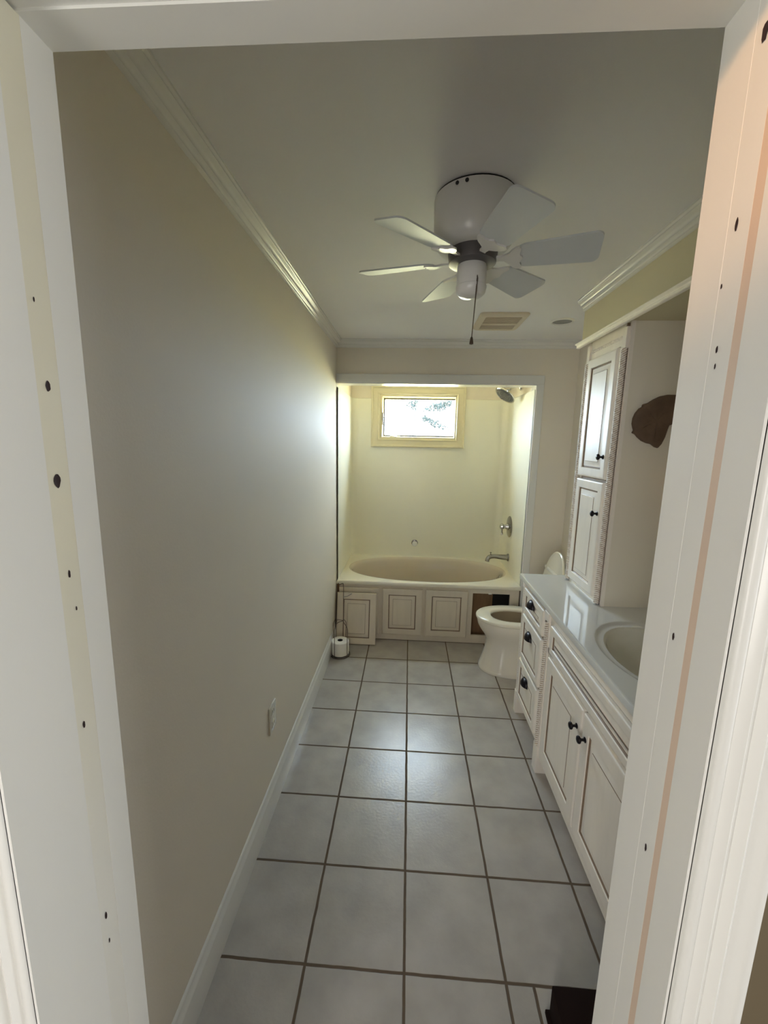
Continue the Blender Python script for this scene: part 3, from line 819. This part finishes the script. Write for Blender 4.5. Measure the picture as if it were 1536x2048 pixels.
# countertop with integral oval bowl
ct = thing('vanity_countertop', (0.95, -1.3, ZT), 'glossy white cultured marble countertop on the vanity with oval sink', 'countertop')
b = MB()
CX0, CX1, CY0, CY1 = 0.676, XR - 0.002, VY0 - 0.01, -0.535
sx, sy = 0.972, -1.525
n = 64
def sell(a, bb, z): return [Vector((sx + a * math.cos(2 * PI * k / n), sy + bb * math.sin(2 * PI * k / n), z)) for k in range(n)]
def crect(i, z):
    x0, x1, y0, y1 = CX0 + i, CX1 - i, CY0 + i, CY1 - i
    out = []
    for k in range(n):
        t = 2 * PI * k / n
        c, s = math.cos(t), math.sin(t)
        hits = []
        if c > 1e-9: hits.append((x1 - sx) / c)
        if c < -1e-9: hits.append((x0 - sx) / c)
        if s > 1e-9: hits.append((y1 - sy) / s)
        if s < -1e-9: hits.append((y0 - sy) / s)
        kf = min(hits)
        out.append(Vector((sx + c * kf, sy + s * kf, z)))
    for X in (x0, x1):
        for Y in (y0, y1):
            q = min(range(n), key=lambda q_: (out[q_].x - X) ** 2 + (out[q_].y - Y) ** 2)
            out[q] = Vector((X, Y, z))
    return out
loft(b, [crect(0.004, ZT - 0.032), crect(0, ZT - 0.028), crect(0, ZT - 0.005), crect(0.0015, ZT - 0.0015), crect(0.005, ZT), crect(0.009, ZT), sell(0.242, 0.326, ZT), sell(0.236, 0.320, ZT), sell(0.232, 0.316, ZT - 0.001), sell(0.226, 0.309, ZT - 0.006), sell(0.210, 0.292, ZT - 0.009), sell(0.200, 0.282, ZT - 0.010)], 0)
loft(b, [crect(0.004, ZT - 0.032), sell(0.20, 0.282, ZT - 0.032)], 0)
obj('slab', b, 'counter', ct, smooth=40)
b = MB()
loft(b, [sell(0.200, 0.282, ZT - 0.010), sell(0.194, 0.275, ZT - 0.013), sell(0.188, 0.268, ZT - 0.025), sell(0.176, 0.250, ZT - 0.06), sell(0.150, 0.215, ZT - 0.10), sell(0.11, 0.155, ZT - 0.13), sell(0.05, 0.07, ZT - 0.143)], 0, cap1=True)
obj('sink_bowl', b, 'sink', ct, smooth=60)

# ------------------------------------------------------------------ tall cabinet standing on the counter
tc = thing('linen_tower', (1.08, -0.82, ZT), 'tall narrow glazed cabinet standing on the countertop with two doors', 'cabinet')
FX = 0.938
TY0_, TY1_ = -1.032, -0.600
b = MB()
box(b, (FX + 0.016, TY0_ + 0.003, ZT), (XR - 0.002, TY1_, SZ), 2)
box(b, (FX + 0.004, TY0_, ZT), (FX + 0.020, TY0_ + 0.014, SZ), 0)                  # near edge strip
box(b, (FX + 0.004, -0.990, ZT), (FX + 0.018, -0.640, SZ), 1)
box(b, (FX, -0.985, ZT), (FX + 0.018, -0.955, 2.17), 0)
box(b, (FX, -0.655, ZT), (FX + 0.018, -0.632, 2.17), 0)
box(b, (FX, -0.956, ZT), (FX + 0.018, -0.654, 0.948), 0)
box(b, (FX, -0.985, 2.168), (FX + 0.018, -0.632, SZ), 0)
obj('body', b, ['cab', 'glaze', 'cab_pale'], tc)
for y0, y1 in ((-1.019, -0.986), (-0.632, -0.600)):
    bb = MB()
    box(bb, (FX + 0.006, y0, ZT), (FX + 0.018, y1, 2.155), 1)
    box(bb, (FX - 0.010, y0, 2.15), (FX + 0.018, y1, SZ - 0.02), 0, 0.0015)
    po = obj('pilaster', bb, ['cab', 'glaze'], tc)
    rb = MB(); rope(rb, (FX - 0.006, (y0 + y1) / 2), ZT + 0.006, 2.15, 0.0145); obj('rope_moulding', rb, ['cab', 'ropeglaze'], po, smooth=70)
b = MB()
for k in range(16):   # beaded row under the moulding
    y = -0.65 - k * 0.0205
    lathe(b, [(0.008, -0.008), (0.0085, 0), (0.006, 0.006), (0, 0.009)], (FX - 0.001, y, 2.205), (-1, 0, 0), 10)
obj('bead_row', b, ['cab'], tc)
for z0, z1, kz in ((1.545, 2.162, 1.655), (0.945, 1.530, 1.372)):
    b = MB(); panel(b, (FX + 0.001, -0.640, z0), (0, -1, 0), (0, 0, 1), (-1, 0, 0), 0.322, z1 - z0, 0.019, 0.046, 0.026)
    d_ = obj('door', b, ['cab', 'glaze'], tc)
    obj('knob', knob_mesh((FX - 0.018, -0.935, kz), (-1, 0, 0)), 'bronze', d_, smooth=60)

# dark rough slab hung on the side of the tall cabinet
out = [(0.983, 1.812), (0.984, 1.838), (0.992, 1.862), (1.005, 1.880), (1.020, 1.889), (1.021, 1.899), (1.040, 1.905), (1.065, 1.922), (1.090, 1.935), (1.125, 1.943), (1.160, 1.943), (1.19, 1.938), (1.21, 1.92),
       (1.215, 1.88), (1.205, 1.84), (1.185, 1.822), (1.160, 1.812), (1.146, 1.806), (1.141, 1.788), (1.134, 1.752), (1.122, 1.720), (1.110, 1.704), (1.095, 1.708), (1.075, 1.722), (1.055, 1.726), (1.032, 1.736), (1.012, 1.752), (1.000, 1.765), (0.988, 1.770), (0.993, 1.782), (0.988, 1.795)]
b = MB(); m = len(out); ccx = sum(q[0] for q in out) / m; ccz = sum(q[1] for q in out) / m
YP = TY0_ - 0.0005
def sl(s, y, jit=0): return [Vector((ccx + (x - ccx) * s, y + random.uniform(-jit, jit), ccz + (z - ccz) * s + random.uniform(-jit, jit))) for x, z in out]
loft(b, [sl(0.96, YP), sl(1.0, YP - 0.010), sl(0.97, YP - 0.022), sl(0.85, YP - 0.027, 0.003), sl(0.6, YP - 0.028, 0.004), sl(0.3, YP - 0.027, 0.004), sl(0.05, YP - 0.028)], 0, cap0=True, cap1=True)
o = obj('wood_slab', b, 'slab', loc=(1.09, YP, 1.82)); tag(o, 'dark brown rough-edged slab on the side of the tall cabinet', 'wall decoration')

# ------------------------------------------------------------------ ceiling fan
fx, fy, fz = 0.156, -1.557, 2.30
fn = thing('ceiling_fan', (fx, fy, ZC), 'small white hugger ceiling fan with six blades and a pull chain', 'ceiling fan')
b = MB(); lathe(b, [(0.0, 0), (0.127, 0), (0.127, -0.006), (0.126, -0.012)], (fx, fy, ZC), (0, 0, 1), 40); obj('ceiling_gap', b, 'black', fn)
b = MB(); lathe(b, [(0.120, -0.004), (0.130, -0.006), (0.131, -0.012), (0.129, -0.10), (0.124, -0.135), (0.112, -0.150), (0.09, -0.156), (0.0, -0.157)], (fx, fy, ZC), (0, 0, 1), 48); obj('motor_housing', b, 'fan', fn, smooth=40)
for ang in (-122, -109):
    a = math.radians(ang); b = MB()
    q = Vector((fx + 0.130 * math.cos(a), fy + 0.130 * math.sin(a), ZC - 0.016))
    lathe(b, [(0.0055, -0.003), (0.0055, 0.003), (0.003, 0.005), (0, 0.005)], q, (math.cos(a), math.sin(a), 0), 12); obj('screw', b, 'black', fn)
b = MB(); lathe(b, [(0.0, -0.150), (0.078, -0.155), (0.080, -0.165), (0.076, -0.195), (0.06, -0.2), (0, -0.2)], (fx, fy, ZC), (0, 0, 1), 36); obj('rotor', b, 'fandark', fn)
b = MB(); lathe(b, [(0.0, -0.196), (0.046, -0.198), (0.048, -0.205), (0.048, -0.262), (0.050, -0.264), (0.050, -0.270), (0.047, -0.284), (0.036, -0.294), (0.015, -0.299), (0, -0.3)], (fx, fy, ZC), (0, 0, 1), 36); obj('switch_housing', b, 'fan', fn, smooth=40)
pit = math.tan(math.radians(15))
def blade_pt(ang, r, t, dz=0.0):
    c, s = math.cos(ang), math.sin(ang)
    return Vector((fx + r * c - t * s, fy + r * s + t * c, fz - pit * t + dz))
for k in range(6):
    ang = math.radians(-15 + 60 * k)
    out = []
    W0, W1, r0, r1 = 0.049, 0.061, 0.128, 0.382
    for q in range(13):
        a = PI / 2 + PI * q / 12
        out.append((r0 + 0.045 + 0.045 * math.cos(a), W0 * math.sin(a)))
    for q in range(6):
        a = -PI / 2 + (PI / 2) * q / 5
        out.append((r1 - 0.022 + 0.022 * math.cos(a), -W1 + 0.022 + 0.022 * math.sin(a)))
    for q in range(6):
        a = (PI / 2) * q / 5
        out.append((r1 - 0.022 + 0.022 * math.cos(a), W1 - 0.022 + 0.022 * math.sin(a)))
    b = MB()
    loft(b, [[blade_pt(ang, r, t, 0.0026) for r, t in out], [blade_pt(ang, r, t, -0.0026) for r, t in out]], 0, cap0=True, cap1=True)
    bl = obj('blade', b, 'blade', fn)
    # blade iron: stem to the rotor and a curved plate under the blade root
    b = MB()
    iron = [(0.062, 0.010), (0.085, 0.009), (0.100, 0.012), (0.115, 0.024), (0.127, 0.038), (0.138, 0.046), (0.147, 0.047), (0.153, 0.042), (0.153, 0.033), (0.149, 0.022), (0.150, 0.012), (0.156, 0.005), (0.158, 0.0)]
    full = iron + [(r, -t) for r, t in iron[-2::-1]]
    loft(b, [[blade_pt(ang, r, t, -0.0028 + (0.0 if r > .1 else 0.004)) for r, t in full], [blade_pt(ang, r, t, -0.0085 + (0.0 if r > .1 else 0.004)) for r, t in full]], 0, cap0=True, cap1=True)
    obj('blade_iron', b, 'fan', bl)
b = MB()
ch0 = Vector((fx + 0.012, fy - 0.047, ZC - 0.245)); ch1 = Vector((fx + 0.004, fy - 0.049, 2.05))
tube(b, [ch0, ch0 + Vector((0.001, -0.004, -0.01)), ch1], 0.0014, 6)
for k in range(38):
    q = ch0.lerp(ch1, (k + 1) / 39)
    lathe(b, [(0.0002, -0.0022), (0.0022, 0), (0.0002, 0.0022)], q, (0, 0, 1), 6)
lathe(b, [(0.001, 0.004), (0.004, 0), (0.0065, -0.016), (0.0065, -0.02), (0, -0.022)], ch1, (0, 0, 1), 12)
obj('pull_chain', b, 'wire', fn)

# ------------------------------------------------------------------ exhaust vent and recessed light
ven = thing('exhaust_vent', (0.52, -0.20, ZC), 'cream exhaust fan grille on the ceiling beyond the fan', 'vent')
b = MB()
def rrect(x0, x1, y0, y1, r, z, k=6):
    out = []
    for cx_, cy_, a0 in ((x1 - r, y1 - r, 0), (x0 + r, y1 - r, PI / 2), (x0 + r, y0 + r, PI), (x1 - r, y0 + r, 3 * PI / 2)):
        for q in range(k + 1):
            a = a0 + PI / 2 * q / k
            out.append(Vector((cx_ + r * math.cos(a), cy_ + r * math.sin(a), z)))
    return out
loft(b, [rrect(0.372, 0.668, -0.382, -0.022, 0.03, ZC), rrect(0.372, 0.668, -0.382, -0.022, 0.03, ZC - 0.008), rrect(0.385, 0.655, -0.368, -0.036, 0.025, ZC - 0.018), rrect(0.41, 0.63, -0.34, -0.065, 0.012, ZC - 0.018), rrect(0.415, 0.625, -0.335, -0.07, 0.010, ZC - 0.009)], 0, cap1=False)
obj('vent_frame', b, 'vent', ven, smooth=40)
b = MB(); box(b, (0.412, -0.338, ZC - 0.0095), (0.628, -0.068, ZC - 0.004)); obj('recess', b, 'ventdark', ven)
b = MB()
for k in range(13):
    y = -0.325 + k * 0.0195
    if k == 7: continue
    box(b, (0.412, y, ZC - 0.0175), (0.628, y + 0.010, ZC - 0.010))
obj('louvres', b, 'louvre', ven)
b = MB(); box(b, (0.412, -0.196, ZC - 0.0187), (0.628, -0.170, ZC - 0.0095)); obj('divider', b, 'vent', ven)
rl = thing('recessed_light', (0.912, -0.20, ZC), 'round grey recessed light in the ceiling beside the exhaust grille', 'light')
b = MB(); lathe(b, [(0.073, 0), (0.073, -0.006), (0.068, -0.010), (0.060, -0.009), (0.058, -0.004)], (0.912, -0.20, ZC), (0, 0, 1), 36); obj('trim_ring', b, 'fan', rl, smooth=40)
b = MB(); lathe(b, [(0.059, -0.004), (0.04, -0.007), (0, -0.009)], (0.912, -0.20, ZC), (0, 0, 1), 36); obj('lens', b, 'grey', rl, smooth=60)

# ------------------------------------------------------------------ outlet on the left wall
ol = thing('wall_outlet', (XL, -1.37, 0.455), 'white outlet plate low on the left wall above the baseboard', 'outlet')
b = MB(); box(b, (XL - 0.001, -1.414, 0.390), (XL + 0.007, -1.328, 0.522), 0, 0.003, 2); obj('cover_plate', b, 'outlet', ol)
for z in (0.425, 0.487):
    b = MB(); box(b, (XL + 0.005, -1.388, z - 0.017), (XL + 0.0085, -1.354, z + 0.017), 0, 0.003, 2); sk = obj('socket', b, 'outlet', ol)
    b = MB(); box(b, (XL + 0.008, -1.380, z - 0.004), (XL + 0.0088, -1.377, z + 0.008)); box(b, (XL + 0.008, -1.365, z - 0.004), (XL + 0.0088, -1.362, z + 0.008)); obj('slots', b, 'black', sk)

# ------------------------------------------------------------------ dark box on the floor by the door
bx = thing('wooden_box', (0.50, -2.13, 0), 'low dark brown box on the tile floor by the doorway at right', 'box')
b = MB(); box(b, (0.440, -2.225, 0.014), (0.64, -2.036, 0.116), 0, 0.003, 2); obj('box_body', b, 'box', bx)
b = MB(); box(b, (0.430, -2.235, 0.0), (0.65, -2.03, 0.0145), 0, 0.002); obj('box_foot', b, 'box', bx)

# ------------------------------------------------------------------ outside
b = MB(); box(b, (-30, YB + 0.16, -0.7), (30, 60, -0.6)); struct('ground', b, 'ground', smooth=0)
tr_ = thing('tree', (0.10, 6.2, -0.6), 'thin-leaved tree outside the small window', 'tree')
b = MB()
branches = [([(0.10, 6.2, -0.6), (0.06, 6.2, 1.0), (0.03, 6.2, 1.86), (0.075, 6.2, 2.08), (0.055, 6.2, 2.25), (0.085, 6.2, 2.5), (0.07, 6.2, 2.9), (0.10, 6.2, 3.5)], 0.030),
            ([(0.07, 6.2, 2.30), (0.18, 6.18, 2.52), (0.22, 6.18, 2.62)], 0.009), ([(0.07, 6.2, 2.28), (0.35, 6.15, 2.40), (0.85, 6.1, 2.58)], 0.010),
            ([(0.06, 6.2, 2.16), (0.35, 6.1, 2.24), (0.60, 6.05, 2.08), (0.80, 6.0, 2.02)], 0.009),
            ([(0.08, 6.2, 2.40), (-0.05, 6.22, 2.56), (-0.08, 6.25, 2.66)], 0.008)]
for pts, r in branches:
    sp_ = spline(pts, 5)
    tube(b, sp_, [r * (1 - 0.7 * i / len(sp_)) for i in range(len(sp_))], 7)
obj('trunk', b, 'bark', tr_)
b = MB()
def leaves(c, s, nn):
    for _ in range(nn):
        p_ = Vector((random.gauss(c[0], s[0]), random.gauss(c[1], 0.15), random.gauss(c[2], s[1])))
        d1 = Vector((random.uniform(-1, 1), random.uniform(-.4, .4), random.uniform(-1, .4))).normalized()
        d2 = d1.cross(Vector((random.uniform(-.3, .3), 1, random.uniform(-.3, .3)))).normalized()
        L_ = random.uniform(0.03, 0.06); W_ = L_ * 0.33
        b.add([p_, p_ + d1 * L_ * .5 + d2 * W_, p_ + d1 * L_, p_ + d1 * L_ * .5 - d2 * W_], [(0, 1, 2, 3)])
def leaf_run(p0, p1, spread, nn):
    for q in range(nn):
        t = random.random()
        leaves((p0[0] + (p1[0] - p0[0]) * t, 6.12, p0[1] + (p1[1] - p0[1]) * t), (0.03, spread * (0.4 + t * 0.6)), 1)
leaf_run((0.30, 2.42), (0.86, 2.58), 0.055, 300)
leaf_run((0.50, 2.42), (0.72, 2.50), 0.06, 110)
leaf_run((0.24, 2.25), (0.62, 2.06), 0.045, 200)
leaf_run((0.60, 2.06), (0.82, 2.01), 0.02, 26)
leaf_run((0.00, 2.46), (0.10, 2.66), 0.07, 130)
leaf_run((-0.10, 2.50), (-0.06, 2.66), 0.03, 26)
fo = obj('foliage', b, 'leaf', tr_, smooth=0, recalc=False)
